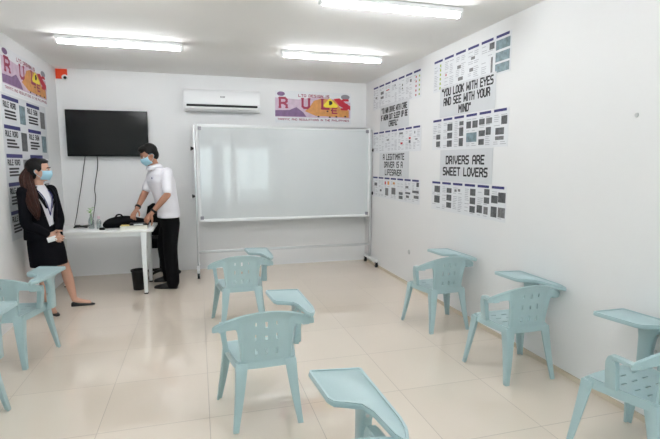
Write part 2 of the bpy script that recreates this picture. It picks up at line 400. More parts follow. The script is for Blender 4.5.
quote(4.33, 3.44, 1.292, 1.605, ['DRIVERS ARE', 'SWEET LOVERS'], 'grey sign reading DRIVERS ARE SWEET LOVERS', .070, .75, 1.45, zpad=.112)
quote(6.00, 5.10, 1.905, 2.24, ['"TO WIN DRIVE WITH CARE', 'IF WORN OUT SLEEP UP BE', 'CAREFUL"'], 'small three-line quotation sign high beside the white board', .062, .82, zpad=.09)
quote(6.00, 5.075, 1.292, 1.612, ['A LEGITIMATE', 'DRIVER IS A', 'LIFESAVER'], 'grey sign reading A LEGITIMATE DRIVER IS A LIFESAVER', .066, .66, 1.4, zpad=.10)

# ------------------------------------------------------------------ rules banners
def rules_banner(fr, W, H, label, name='rules_banner'):
    t = thing(name, label, 'banner', fr.p(W/2, -H, 0), 'colourful rules banners')
    mb = MB(); fr.sheet(mb, 0, W, -H, 0, .0005, .0025); obj('banner_sheet', mb, M['paper'], t)
    k = W/1.12
    def part(nm, m, fn):
        b = MB(); fn(b); return obj(nm, b, M[m], t)
    part('violet_background', 'violet_ink', lambda b: fr.poly(b, [(0,-.22*H),(0,-.82*H),(W*.99,-.82*H),(W*.99,-.3*H),(W*.6,-.14*H),(W*.3,-.26*H)], .003))
    part('purple_ground', 'purple_ink', lambda b: [fr.poly(b, [(0,-.62*H),(0,-.8*H),(W*.4,-.8*H),(W*.36,-.66*H),(W*.27,-.5*H),(W*.18,-.6*H)], .0034)])
    part('orange_artwork', 'orange_ink', lambda b: fr.poly(b, [(W*.38,-.62*H),(W*.52,-.76*H),(W*.97,-.79*H),(W*.97,-.55*H),(W*.86,-.5*H),(W*.78,-.24*H),(W*.6,-.2*H),(W*.5,-.28*H),(W*.45,-.46*H)], .0038))
    part('red_artwork', 'red_ink', lambda b: [fr.poly(b, [(W*.76,-.2*H),(W*.84,-.17*H),(W*.98,-.42*H),(W*.95,-.55*H),(W*.84,-.42*H)], .0042), fr.poly(b, [(W*.9,-.38*H),(W*.99,-.4*H),(W*.99,-.56*H)], .0043)])
    part('yellow_sign', 'yellow_ink', lambda b: fr.poly(b, [(W*.71,-.18*H),(W*.82,-.42*H),(W*.8,-.48*H),(W*.65,-.48*H),(W*.62,-.42*H)], .0046))
    part('black_symbol', 'ink', lambda b: [fr.poly(b, [(W*.7,-.27*H),(W*.73,-.26*H),(W*.75,-.33*H),(W*.73,-.4*H),(W*.7,-.4*H)], .005)]
         + [fr.poly(b, ellipse(W*x, -H*z, W*.014, H*.025, 10), .005) for x, z in ((.56,.78),(.71,.79),(.8,.77),(.92,.76),(.68,.6),(.74,.57))])
    part('emblem', 'purple_ink', lambda b: fr.poly(b, ellipse(W*.075, -H*.1, W*.05, H*.07), .005))
    part('emblem', 'grey_ink', lambda b: fr.poly(b, ellipse(W*.92, -H*.13, W*.06, H*.08), .005))
    part('title_line', 'maroon', lambda b: fr.text(b, 'LTO DESIGN IS', .07*H, W*.4, W*.3, -.17*H, .0052, 1.7))
    part('footer_line', 'maroon', lambda b: fr.text(b, 'TRAFFIC AND REGULATIONS IN THE PHILIPPINES', .055*H, W*.94, W*.03, -.92*H, .0052, 1.4))
    for ch, x in (('R', .05), ('U', .34), ('L', .6), ('E', .735), ('S', .86)):
        b = MB(); w_, h_ = W*.085, H*.29
        if ch == 'E': w_, h_ = W*.06, H*.16
        fr.text(b, ch, h_, w_, W*x+.012*k, -.52*H if ch != 'E' else -.66*H, .0055, 1.5)
        if ch in 'RUL':
            feet = {'R': [(0,0),(4,0),(0,6)], 'U': [(0,6),(4,6)], 'L': [(0,6),(0,0)]}[ch]
            for px, py in feet:
                cx = W*x+.012*k+px/4*w_; cz = -.52*H+py/6*h_
                fr.quad(b, cx-.022*k, cx+.022*k, cz-.008*k, cz+.008*k, .0056)
        obj('letter', b, M['maroon' if ch != 'S' else 'red_ink'], t)
    return t
rules_banner(BW(1.073, 2.478), 1.118, .44, 'colourful RULES banner on the back wall over the white board')
rules_banner(LW(4.88, 2.515), 1.29, .405, 'colourful RULES banner at the top of the left wall')
def left_pages():
    fr = LW(4.80, 2.095); W = 1.27; H = 1.34
    t = thing('page_poster', 'tall poster of information panels on the left wall behind the woman', 'poster', fr.p(W/2, -H, 0))
    mb = MB(); fr.sheet(mb, 0, W, -H, 0, .0005, .0025); obj('poster_sheet', mb, M['paper2'], t)
    rnd = random.Random(5); tx = MB()
    for r in range(5):
        z = -.02 - r*.262
        for c in range(2):
            a = .03 + c*.62
            hb = MB(); fr.quad(hb, a, a+.4, z-.035, z, .0032); obj('header_bar', hb, M['navy'], t)
            fr.text(tx, ['RULE ROAD', 'RULE SIGN'][c], .045, .3, a+.02, z-.1, .0034, 1.5)
            for q in range(3):
                w0 = rnd.uniform(.2, .3); fr.quad(tx, a+.04, a+.04+w0, z-.145-q*.03, z-.127-q*.03, .0034)
            pm = MB(); fr.quad(pm, a+.41, a+.57, z-.23, z-.05, .0032); obj('printed_picture', pm, M[[TL, D, GY][(r+2*c) % 3]], t)
    obj('printed_text', tx, M['ink'], t)
left_pages()

# ------------------------------------------------------------------ air conditioner
def aircon():
    x0, x1, z0, z1 = -.145, .838, 2.15, 2.425; yf = YB-.2
    t = thing('air_conditioner', 'white wall mounted split air conditioner over the white board', 'air conditioner', ((x0+x1)/2, YB-.001, z0))
    prof = [(YB-.001, z0+.01), (YB-.14, z0), (yf+.02, z0+.035), (yf, z0+.075), (yf+.003, z1-.04), (yf+.03, z1-.005), (yf+.06, z1), (YB-.001, z1)]
    obj('housing', MB().loft([[V((x0,y,z)) for y,z in prof], [V((x1,y,z)) for y,z in prof]]), M['white'], t, bevel=.008)
    obj('air_outlet', MB().box(x0+.035, x1-.035, yf-.004, yf+.06, z0+.052, z0+.08), M['black'], t, bevel=.003)
    obj('outlet_flap', MB().box(x0+.035, x1-.035, yf-.002, yf+.05, z0+.028, z0+.048), M['white'], t, bevel=.004)
    obj('seam', MB().box(x0+.002, x1-.002, yf-.0015, yf+.01, z0+.088, z0+.091), M['smudge'], t)
    lg = MB(); BWf = WallFrame(((x0+x1)/2-.03, yf-.003, z0+.17), (1,0,0), (0,-1,0))
    for k in range(4): BWf.poly(lg, [(k*.016,0),(k*.016+.011,0),(k*.016+.014,.02),(k*.016+.003,.02)], 0)
    obj('maker_badge', lg, M['grey_ink'], t)
aircon()

# ------------------------------------------------------------------ television
def tv():
    x0, x1, z0, z1 = -1.55, -.60, 1.55, 2.125; y0, y1 = 6.48, 6.52
    t = thing('television', 'black flat television mounted on the back wall above the desk', 'television', ((x0+x1)/2, YB, z0))
    obj('cabinet', MB().box(x0, x1, y0, y1, z0, z1).box(x0+.15, x1-.15, y1-.001, y1+.025, z0+.05, z1-.2), M['black'], t, bevel=.004)
    obj('screen', MB().box(x0+.012, x1-.012, y0-.001, y0+.004, z0+.022, z1-.012), M['screen'], t)
    obj('wall_bracket', MB().box(-1.2, -.95, y1+.02, YB-.001, 1.7, 1.95), M['black'], t)
tv()
def cable(pts, label, r=.0045):
    tag(obj('cable', MB().tube(smooth_pts(pts), r, 6), M['rubber'], smooth=True), label, 'cable', 'cables hanging from the television')
cable([(-1.366,6.55,1.555),(-1.385,6.555,1.45),(-1.43,6.56,1.2),(-1.462,6.52,1.0),(-1.455,6.33,.83),(-1.42,6.06,.742),(-1.39,5.98,.741)], 'black cable hanging under the left end of the television')
cable([(-1.228,6.55,1.555),(-1.23,6.555,1.42),(-1.28,6.56,1.15),(-1.27,6.53,1.02),(-1.27,6.36,.84),(-1.235,6.06,.742),(-1.25,5.95,.741)], 'black cable hanging under the middle of the television')

# ------------------------------------------------------------------ orange plate with camera dome
tag(obj('mounting_plate', MB().box(-1.640, -1.512, YB-.02, YB-.001, 2.50, 2.618), M['orange'], bevel=.003), 'orange square plate in the corner under the ceiling', 'wall plate')
t = thing('security_camera', 'small white security camera fixed on the orange corner plate', 'camera', (-1.53, YB-.021, 2.51))
obj('camera_body', MB().ell((-1.53,6.515,2.512), (.036,0,0), (0,.033,0), (0,0,.034)), M['white'], t, smooth=True)
obj('camera_lens', MB().ell((-1.522,6.488,2.504), (.019,0,0), (0,.012,0), (0,0,.019)), M['black'], t, smooth=True)

# ------------------------------------------------------------------ rolling white board
def whiteboard():
    x0, x1, z0, z1, y = -.005, 2.385, .70, 1.965, 6.29
    t = thing('rolling_whiteboard', 'large white board on a wheeled white frame at the back wall', 'whiteboard', (1.19, y, 0))
    obj('writing_surface', MB().box(x0+.03, x1-.03, y-.012, y+.012, z0+.035, z1-.035), M['board'], t)
    f = MB()
    f.box(x0, x0+.034, y-.018, y+.018, z0, z1).box(x1-.034, x1, y-.018, y+.018, z0, z1)
    f.box(x0+.034, x1-.034, y-.018, y+.018, z1-.036, z1).box(x0+.034, x1-.034, y-.018, y+.018, z0, z0+.036)
    obj('board_frame', f, M['white_enamel'], t, bevel=.004)
    for x, z in ((x0+.045, z1-.05), (x1-.045, z1-.05), (x0+.045, z0+.05), (x1-.045, z0+.05)):
        obj('corner_bracket', MB().box(x-.022, x+.022, y-.0215, y-.011, z-.022, z+.022), M['grey_ink'], t, bevel=.003)
    for s, x in ((-1, x0-.022), (1, x1+.014)):
        obj('post', MB().box(x-.013, x+.013, y-.02, y+.02, .085, z1-.02), M['alu'], t, bevel=.004)
        for z in (1.655, 1.04):
            xx = x+s*.018 if s < 0 else x+.004
            kb = MB().loft([[V((x+s*.012, y-.035+math.sin(a)*.012, z+math.cos(a)*.012)) for a in [k*PI/5 for k in range(10)]],
                            [V((x+s*(.05 if s < 0 else .022), y-.035+math.sin(a)*.028, z+math.cos(a)*.028)) for a in [k*PI/5 for k in range(10)]]])
            obj('clamp_knob', kb, M['black'], t, smooth='auto')
        ft = MB().box(x-.018, x+.018, y-.30, y+.20, .075, .115); fo = obj('foot_bar', ft, M['white_enamel'], t, bevel=.006)
        for yy in (y-.275, y+.17):
            ca = obj('caster', MB().tube([(x-.014,yy,.034),(x+.014,yy,.034)], .034, 18), M['rubber'], t, smooth='auto')
            obj('caster_fork', MB().box(x-.02, x-.0145, yy-.012, yy+.012, .03, .078).box(x+.0145, x+.02, yy-.012, yy+.012, .03, .078).box(x-.02, x+.02, yy-.012, yy+.012, .07, .078), M['chrome'], t)
    obj('cross_bar', MB().box(x0-.01, x1+.002, y-.012, y+.012, .275, .31), M['alu'], t, bevel=.003)
whiteboard()

# ------------------------------------------------------------------ desk and what is on it
DZ = .735
def desk():
    x0, x1, y0, y1 = -1.60, -.50, 5.45, 6.08
    t = thing('desk', 'long white office desk under the television', 'desk', (-1, 5.77, 0))
    obj('desktop', MB().box(x0, x1, y0, y1, DZ-.028, DZ), M['laminate'], t, bevel=.005)
    obj('apron', MB().box(x0+.04, x1-.10, y0+.035, y0+.06, DZ-.075, DZ-.028), M['white_enamel'], t)
    obj('apron', MB().box(x0+.04, x1-.10, y1-.06, y1-.035, DZ-.075, DZ-.028), M['white_enamel'], t)
    for xl in (x1-.125, x0+.03):
        for yl in (y0+.01, y1-.06):
            lg = obj('leg', MB().loft([[V((xl+a,yl+b,.012)) for a,b in ((.006,0),(.042,0),(.042,.045),(.006,.045))],
                              [V((xl+a,yl+b,DZ-.028)) for a,b in ((-.008,0),(.052,0),(.052,.05),(-.008,.05))]]), M['white_enamel'], t, bevel=.003)
            obj('foot_cap', MB().box(xl+.004, xl+.044, yl-.002, yl+.047, 0, .014), M['rubber'], t)
    return t
desk()
# office chair behind the desk end
def office_chair():
    c = V((-.49, 6.30, 0))
    t = thing('office_chair', 'black swivel office chair behind the right end of the desk', 'chair', c)
    for k in range(5):
        a = 2*PI*k/5+.35; d = V((math.cos(a), math.sin(a), 0))
        obj('base_arm', MB().tube([c+V((0,0,.085)), c+d*.12+V((0,0,.08)), c+d*.215+V((0,0,.062))], [.024,.019,.013], 10), M['black'], t, smooth=True)
        w_ = c+d*.22; n = V((-d.y, d.x, 0))
        obj('caster', MB().tube([w_-n*.015+V((0,0,.027)), w_+n*.015+V((0,0,.027))], .027, 14), M['rubber'], t, smooth='auto')
    obj('gas_stem', MB().tube([c+V((0,0,.06)), c+V((0,0,.40))], [.028,.022], 14), M['black'], t, smooth='auto')
    obj('seat', MB().box(c.x-.17, c.x+.17, c.y-.2, c.y+.17, .40, .52), M['bagcloth'], t, bevel=.035, bseg=4)
    bk = MB(); rings = []
    for z, y, wd in ((.52,.17,.12),(.62,.18,.16),(.78,.195,.18),(.9,.205,.16),(.94,.21,.1)):
        rings.append([V((c.x+wd*math.cos(2*PI*j/20), c.y+y+.022*math.sin(2*PI*j/20), z)) for j in range(20)])
    bk.loft(rings); obj('backrest', bk, M['bagcloth'], t, smooth=True)
    obj('back_support', MB().box(c.x-.025, c.x+.025, c.y+.16, c.y+.2, .40, .62), M['black'], t)
office_chair()
# waste bin
def bin_():
    c = V((-.70, 5.70, 0))
    t = thing('waste_bin', 'small black waste bin under the right end of the desk', 'bin', c)
    n = 24; R = [(.062,0),(.064,.005),(.08,.225),(.076,.225),(.06,.012)]
    obj('bucket', MB().loft([[c+V((r*math.cos(2*PI*j/n), r*math.sin(2*PI*j/n), z)) for j in range(n)] for r,z in R], cap=True), M['black'], t, smooth='auto')
    obj('rim', MB().loft([[c+V((r*math.cos(2*PI*j/n), r*math.sin(2*PI*j/n), z)) for j in range(n)] for r,z in ((.08,.215),(.087,.217),(.087,.235),(.077,.235),(.077,.222),(.08,.215))], cap=False), M['rubber'], t, smooth='auto')
bin_()
# black equipment bag lying on the desk
def bag():
    t = thing('equipment_bag', 'long slumped black cloth bag lying on the desk', 'bag', (-.86, 5.66, DZ))
    xs_ = [-1.045,-1.035,-.99,-.93,-.86,-.78,-.70,-.64,-.60,-.585]; hs = [.03,.075,.105,.115,.125,.13,.12,.115,.09,.05]
    rings = []
    for i, (x, h) in enumerate(zip(xs_, hs)):
        r = []
        for j in range(20):
            a = 2*PI*j/20; n = 1+.12*math.sin(3*a+i)+.05*math.sin(7*a+2.3*i)
            z = h/2*(1+math.sin(a))*(n if math.sin(a) > 0 else 1)
            r.append(V((x+.008*math.sin(a*4+i), 5.69+.08*math.cos(a)*n*min(1, h*12), DZ+.001+z)))
        rings.append(r)
    obj('bag_body', MB().loft(rings), M['bagcloth'], t, smooth=True, subsurf=1)
    obj('handle', MB().tube(smooth_pts([(-.92,5.66,.845),(-.89,5.66,.885),(-.85,5.66,.885),(-.83,5.66,.855)]), .009, 8), M['bagcloth'], t, smooth=True)
bag()
t = thing('book', 'cream covered thick book at the front right of the desk', 'book', (-.68, 5.52, DZ))
obj('page_block', MB().box(-.835, -.562, 5.468, 5.60, DZ+.004, DZ+.040), M['book'], t)
obj('cover', MB().box(-.84, -.56, 5.462, 5.605, DZ+.0005, DZ+.0045).box(-.84, -.56, 5.462, 5.605, DZ+.0395, DZ+.044), M['book'], t)
obj('cover_strip', MB().box(-.84, -.74, 5.463, 5.604, DZ+.0441, DZ+.0455), M['bookyellow'], t)
t = thing('laptop', 'closed black laptop on the cream book by the man', 'laptop', (-.63, 5.56, DZ+.032))
obj('laptop_base', MB().box(-.745, -.545, 5.478, 5.60, DZ+.0465, DZ+.059), M['black'], t, bevel=.003)
obj('laptop_lid', MB().box(-.745, -.545, 5.478, 5.60, DZ+.0595, DZ+.068), M['black'], t, bevel=.003)
obj('lid_trim', MB().box(-.70, -.60, 5.4765, 5.478, DZ+.052, DZ+.064), M['chrome'], t)
tag(obj('power_adapter', MB().box(-1.06, -1.005, 5.53, 5.57, DZ, DZ+.028), M['black'], bevel=.006), 'small black power adapter lying in front of the bag', 'adapter')
def sprig():
    c = V((-1.165, 5.68, DZ))
    t = thing('plant_bottle', 'clear bottle on the desk holding a green sprig', 'vase', c)
    prof = [(.026,0),(.03,.008),(.03,.09),(.022,.115),(.011,.135),(.011,.165)]
    obj('bottle_glass', MB().loft([[c+V((r*math.cos(2*PI*j/18), r*math.sin(2*PI*j/18), z)) for j in range(18)] for r,z in prof]), M['bottle'], t, smooth=True)
    obj('stem', MB().tube([c+V((0,0,.05)), c+V((.004,0,.15)), c+V((-.004,0,.215))], .0028, 6), M['leaf'], t)
    lf = MB()
    for k in range(9):
        a = k*2.4; l = .035+.01*(k % 3); b0 = c+V((-.003,0,.17+.007*k)); d = V((math.cos(a), math.sin(a), .35)).normalized(); s_ = V((-math.sin(a), math.cos(a), 0))
        lf.add([b0, b0+d*l*.5+s_*.011+V((0,0,.004)), b0+d*l, b0+d*l*.5-s_*.011+V((0,0,.004)), b0+d*l*.5+V((0,0,-.003))], [(0,1,4),(1,2,4),(2,3,4),(3,0,4)])
    obj('leaves', lf, M['leaf'], t, smooth=True)
    c2 = V((-1.08, 5.64, DZ))
    t2 = thing('spray_bottle', 'slim clear bottle with a pinkish cap on the desk', 'bottle', c2)
    prof = [(.022,0),(.025,.006),(.025,.085),(.014,.105),(.012,.115)]
    obj('bottle_glass', MB().loft([[c2+V((r*math.cos(2*PI*j/18), r*math.sin(2*PI*j/18), z)) for j in range(18)] for r,z in prof]), M['bottle'], t2, smooth=True)
    obj('cap', MB().cyl(c2+V((0,0,.1155)), .0135, .03, 16), M['pinkish'], t2, smooth='auto')
sprig()
rn = random.Random(3); pts = []
for k in range(34): pts.append((-1.29+.075*math.cos(k*.9)*(.6+.4*rn.random())+k*.0005, 5.78+.09*math.sin(k*1.13)*(.5+.5*rn.random()), DZ+.006+.022*rn.random()))
tag(obj('cable_tangle', MB().tube(smooth_pts(pts, 4), .0045, 6), M['rubber'], smooth=True), 'tangled heap of black cable at the left of the desk', 'cable')

# small round caps on the right wall
for y, z, r, lb in ((5.025, .407, .03, 'small round grey cap low on the right wall near the white board'), (2.112, 1.749, .013, 'tiny round grey cap high on the right wall near the picture edge')):
    tag(obj('wall_cap', MB().tube([(XR-.0005,y,z),(XR-.006,y,z)], [r, r*.85], 20), M['smudge'], smooth='auto'), lb, 'wall cap')

# ------------------------------------------------------------------ tablet arm chair
def seat_xy(s, t):
    w_ = .168 + (.212-.168)*(t+1)/2
    y = .008 + .172*t*(1-.05*s*s)
    return s*w_*(1-.07*t*t*t*t), y
def seat_z(s, t):
    e = max(abs(s), abs(t)); return .372 + .006*t + .012*max(0, (e-.8)/.2)**1 - .004*(1-s*s)*(1-t*t) - .01*max(0, (t-.85)/.15)
def make_chair():
    root = thing('tablet_arm_chair', 'x', 'chair'); m = M['chair']
    # seat: dished pan with slots and a turned-down edge
    n = 36; mb = MB(); vs = []; fs = []
    for j in range(n+1):
        for i in range(n+1):
            s, t = -1+2*i/n, -1+2*j/n; x, y = seat_xy(s, t); vs.append((x, y, seat_z(s, t)))
    slots = []
    for r in range(4):
        for k in (-1, 0, 1): slots.append((.0+.44*k, -.55+.36*r))
    for j in range(n):
        for i in range(n):
            s, t = -1+2*(i+.5)/n, -1+2*(j+.5)/n
            if any(abs(s-a) < .13 and abs(t-b) < .03 for a, b in slots): continue
            q = j*(n+1)+i; fs.append((q, q+1, q+n+2, q+n+1))
    mb.add(vs, fs)
    edge = [(-1+2*i/n, -1) for i in range(n)] + [(1, -1+2*i/n) for i in range(n)] + [(1-2*i/n, 1) for i in range(n)] + [(-1, 1-2*i/n) for i in range(n)]
    up = []; dn = []
    for s, t in edge:
        x, y = seat_xy(s, t); up.append(V((x, y, seat_z(s, t)))); dn.append(V((x*1.02, .008+(y-.008)*1.02, .338)))
    mb.loft([up, dn], cap=False)
    obj('seat', mb, m, root, solid=.007, smooth='auto')
    # legs: tapered angle sections
    for sx in (-1, 1):
        for fr_ in (1, 0):
            top = V((sx*.205, .168, .372)) if fr_ else V((sx*.158, -.152, .37))
            bot = V((sx*.246, .205, 0)) if fr_ else V((sx*.186, -.205, 0))
            dy = 1 if fr_ else -1
            rings = []
            for k in range(9):
                q = k/8; c = top.lerp(bot, q); c.x += -sx*.004*math.sin(PI*q)
                w1 = .036*(1-q)**1.1+.031; w2 = .034*(1-q)**1.1+.030; th = .013
                L_ = [(0,0),(-w1,0),(-w1,-th),(-th*1.3,-th),(-th,-th*1.3),(-th,-w2),(0,-w2)]
                rings.append([c+V((sx*(a+.012), dy*(b+.012), 0)) for a, b in L_])
            obj('leg', MB().loft(rings), m, root, bevel=.0035, smooth='auto', subsurf=0)
    # backrest: a slatted panel that widens into a crescent with drooping wings
    NU, NV = 76, 26; XW = .287; vs = []; fs = []
    for i in range(NU+1):
        x = -XW+2*XW*i/NU; ax = abs(x)/XW
        y = -.190+.085*ax**2.2; z = .668-.088*ax**2.1
        f = min(max((abs(x)-.118)/.05, 0), 1); f = f*f*(3-2*f)
        band = .034+.062*(1-ax)**.75; tip = max(0, (ax-.93)/.07); z -= .010*tip*tip; band -= .012*tip*tip
        zl = .352*(1-f)+(z-band)*f
        for j in range(NV+1):
            v = j/NV; zz = zl+(z-zl)*v; hh = max(min((zz-.37)/.3, 1), 0)
            k = 1+.10*(1-hh)*(1-f)
            yy = y + (1-hh)*.032*(1-f) + .008*math.sin(PI*hh)*(1-f) - .010*max(0, (v-.86)/.14)
            vs.append((x*k, yy, zz))
    bs = [(k*.058, zc) for zc in (.590, .512, .432) for k in (-1, 0, 1)]
    for i in range(NU):
        for j in range(NV):
            q = i*(NV+1)+j; c = sum((V(vs[k]) for k in (q, q+1, q+NV+1, q+NV+2)), V((0,0,0)))/4
            if any(abs(c.x-a) < .0050 and abs(c.z-b) < .015 for a, b in bs): continue
            fs.append((q, q+NV+1, q+NV+2, q+1))
    obj('backrest', MB().add(vs, fs), m, root, solid=.010, smooth='auto')
    # arms: short flat bar from the wing forward, turning square down into a flat post on the seat side
    for sx in (-1, 1):
        path = smooth_pts([(sx*.236, -.135, .560), (sx*.234, -.08, .551), (sx*.229, -.02, .553), (sx*.227, .006, .552), (sx*.225, .018, .538), (sx*.221, .02, .48), (sx*.208, .022, .385)], 5)
        rings = []
        for k, p in enumerate(path):
            t_ = (path[min(k+1, len(path)-1)]-path[max(k-1, 0)]).normalized()
            u = V((1,0,0)); u = (u-t_*t_.dot(u)).normalized(); w_ = t_.cross(u)
            q = k/(len(path)-1); hw = .020-.006*q; ht = .009+.017*min(1, max(0, (q-.5)/.25))
            rings.append([p+u*a*hw+w_*b*ht for a, b in ((-1,-1),(1,-1),(1,1),(-1,1))])
        obj('armrest', MB().loft(rings), m, root, bevel=.004, smooth='auto')
    # writing tablet and its flared post on the sitter's right
    poly = [(.088,.352),(.290,.318),(.300,.306),(.296,-.08),(.288,-.14),(.264,-.198),(.246,-.203),(.230,-.16),(.216,-.02),(.196,.035),(.150,.062),(.108,.082),(.092,.115),(.080,.335)]
    tb = obj('writing_tablet', MB().prism(poly, .612, .632), m, root, bevel=.006)
    rim = MB(); cen = V((.2,.1))
    inner = []
    for k in range(len(poly)):
        p0, p1, p2 = V(poly[k-1]), V(poly[k]), V(poly[(k+1) % len(poly)])
        n1 = (p1-p0).normalized(); n2 = (p2-p1).normalized(); nn = (V((n1.y,-n1.x))+V((n2.y,-n2.x)))
        nn.normalize(); inner.append(p1 + nn*(.012))
    ou = [V(p)+(V(q)-V(p))*.25 for p, q in zip(poly, inner)]
    rim.loft([[V((p.x,p.y,.6315)) for p in ou], [V((p.x,p.y,.6365)) for p in ou], [V((p.x,p.y,.6365)) for p in inner], [V((p.x,p.y,.6315)) for p in inner]], cap=False)
    obj('tablet_rim', rim, m, tb, smooth='auto')
    rings = []
    for z, wx, wy, yc in ((.35,.026,.036,.150),(.46,.026,.036,.150),(.53,.026,.040,.146),(.57,.030,.050,.140),(.595,.036,.064,.13),(.613,.042,.082,.125)):
        rings.append([V((.243+a*wx*.9, yc+b*wy-.01, z)) for a, b in ((-.7,-1),(.7,-1),(1,-.7),(1,.7),(.7,1),(-.7,1),(-1,.7),(-1,-.7))])
    ps = obj('tablet_post', MB().loft(rings), m, root, bevel=.003, smooth='auto')
    for z in (.56, .47):
        obj('bolt', MB().tube([(.238,.092,z),(.238,.082,z)], .007, 10), M['chair_bolt'], ps, smooth='auto')
    return root
proto = make_chair()
def copy_tree(o, parent=None):
    c = o.copy(); C.objects.link(c); c.parent = parent
    for ch in list(o.children): copy_tree(ch, c)
    return c
chairs = [
 (.345, 4.22, 1, 'aqua tablet chair in the middle, nearest the white board'),
 (.335, 2.64, 1.5, 'aqua tablet chair in the middle of the room, whole backrest facing the viewer'),
 (.332, 1.40, 1, 'aqua chair at the bottom edge, only its writing tablet showing'),
 (2.08, 3.69, 3, 'aqua tablet chair by the right wall, farthest of that row'),
 (2.122, 2.70, 0, 'aqua tablet chair by the right wall, middle one of that row'),
 (2.12, 1.69, 9, 'aqua tablet chair at the lower right corner, cut off by the picture edge'),
 (-1.388, 3.86, -7, 'aqua tablet chair by the left wall in front of the woman'),
 (-1.40, 2.86, -5, 'aqua chair at the left picture edge, only a front leg and tablet corner showing'),
]
for i, (x, y, r, lb) in enumerate(chairs):
    o = proto if i == 0 else copy_tree(proto)
    o.location = (x, y, 0); o.rotation_euler = (0, 0, math.radians(r)); o['label'] = lb; o['group'] = 'pale aqua tablet arm chairs'

# ------------------------------------------------------------------ people
def limb(mb, pts, rad, n=14, k=6, flat=1.0):
    P_ = smooth_pts(pts, k); mb.tube(P_, lerp_list(rad, len(P_)), n, up=(.13,.2,1), flat=flat)
    mb.ell(P_[0], (rad[0],0,0), (0,rad[0],0), (0,0,rad[0]), 12, 8); mb.ell(P_[-1], (rad[-1],0,0), (0,rad[-1],0), (0,0,rad[-1]), 12, 8)
def torso(mb, secs, cap=True, n=28, power=.85):
    """secs: (centre, half width along l, half depth along f, f dir)"""
    rings = []
    for c, hw, hd, f in secs:
        f = V(f).normalized(); l = V((-f.y, f.x, 0)).normalized(); c = V(c)
        r = []
        for j in range(n):
            a = 2*PI*j/n; ca, sa = math.cos(a), math.sin(a)
            ca = math.copysign(abs(ca)**power, ca); sa = math.copysign(abs(sa)**power, sa)
            r.append(c+l*hw*ca+f*hd*sa)
        rings.append(r)
    mb.loft(rings, cap)
def hand(mb, wrist, d, n, size=.175, curl=.5, side=1):
    """wrist point, direction d of the fingers, n = back-of-hand normal, side=+1 thumb towards d x n"""
    wrist, d, n = V(wrist), V(d).normalized(), V(n); n = (n-d*d.dot(n)).normalized(); s = d.cross(n)*side; k = size/.18
    rings = []
    for q, hw, ht in ((-.01,.024,.018),(.02,.030,.016),(.055,.039,.015),(.085,.040,.013),(.098,.036,.010)):
        c = wrist+d*q*k; rings.append([c+s*hw*k*math.cos(2*PI*j/14)+n*ht*k*math.sin(2*PI*j/14) for j in range(14)])
    mb.loft(rings)
    for i, (off, ln) in enumerate(((.030,.068),(.010,.077),(-.010,.072),(-.029,.058))):
        p = wrist+d*.085*k+s*off*k; ang = 0; pts = [p-d*.02*k, p]; dd = d+s*off*1.5
        for seg in (.45, .32, .25):
            ang += curl*.75; v = (dd*math.cos(ang)-n*math.sin(ang)).normalized(); p = p+v*ln*seg*k; pts.append(p)
        mb.tube(pts, [.0095*k,.0098*k,.009*k,.0083*k,.007*k], 10)
        mb.ell(p, (.0072*k,0,0), (0,.0072*k,0), (0,0,.0072*k), 8, 6)
    p = wrist+d*.025*k+s*.022*k
    pts = [p, p+(d*.6+s*.8)*.033*k-n*.006*k, p+(d*.95+s*.95)*.05*k-n*.014*k, p+(d*1.3+s*.95)*.066*k-n*.022*k]
    mb.tube(pts, [.014*k,.012*k,.010*k,.0075*k], 10)
def head(mb, c, f, u, k=1.0):
    """c = head centre, f face direction, u up of the head; height about .23*k"""
    f, u = V(f).normalized(), V(u); u = (u-f*f.dot(u)).normalized(); l = u.cross(f); c = V(c)
    mb.ell(c+u*.022*k-f*.012*k, l*.075*k, f*.095*k, u*.092*k, 24, 16)
    mb.ell(c-u*.035*k+f*.018*k, l*.060*k, f*.072*k, u*.080*k, 24, 16)
    mb.ell(c-u*.088*k+f*.058*k, l*.026*k, f*.022*k, u*.020*k)
    mb.ell(c-u*.012*k+f*.088*k, l*.011*k, f*.016*k, u*.024*k)
    mb.ell(c-u*.025*k+f*.098*k, l*.014*k, f*.014*k, u*.011*k)
    mb.ell(c-u*.055*k+f*.083*k, l*.024*k, f*.010*k, u*.009*k)
    mb.ell(c+u*.018*k+f*.078*k, l*.050*k, f*.010*k, u*.007*k)
    for s in (-1, 1):
        mb.ell(c+l*s*.076*k-f*.008*k-u*.012*k, l*.010*k, f*.018*k, u*.030*k)
        mb.ell(c+l*s*.042*k+f*.052*k-u*.022*k, l*.020*k, f*.016*k, u*.018*k)
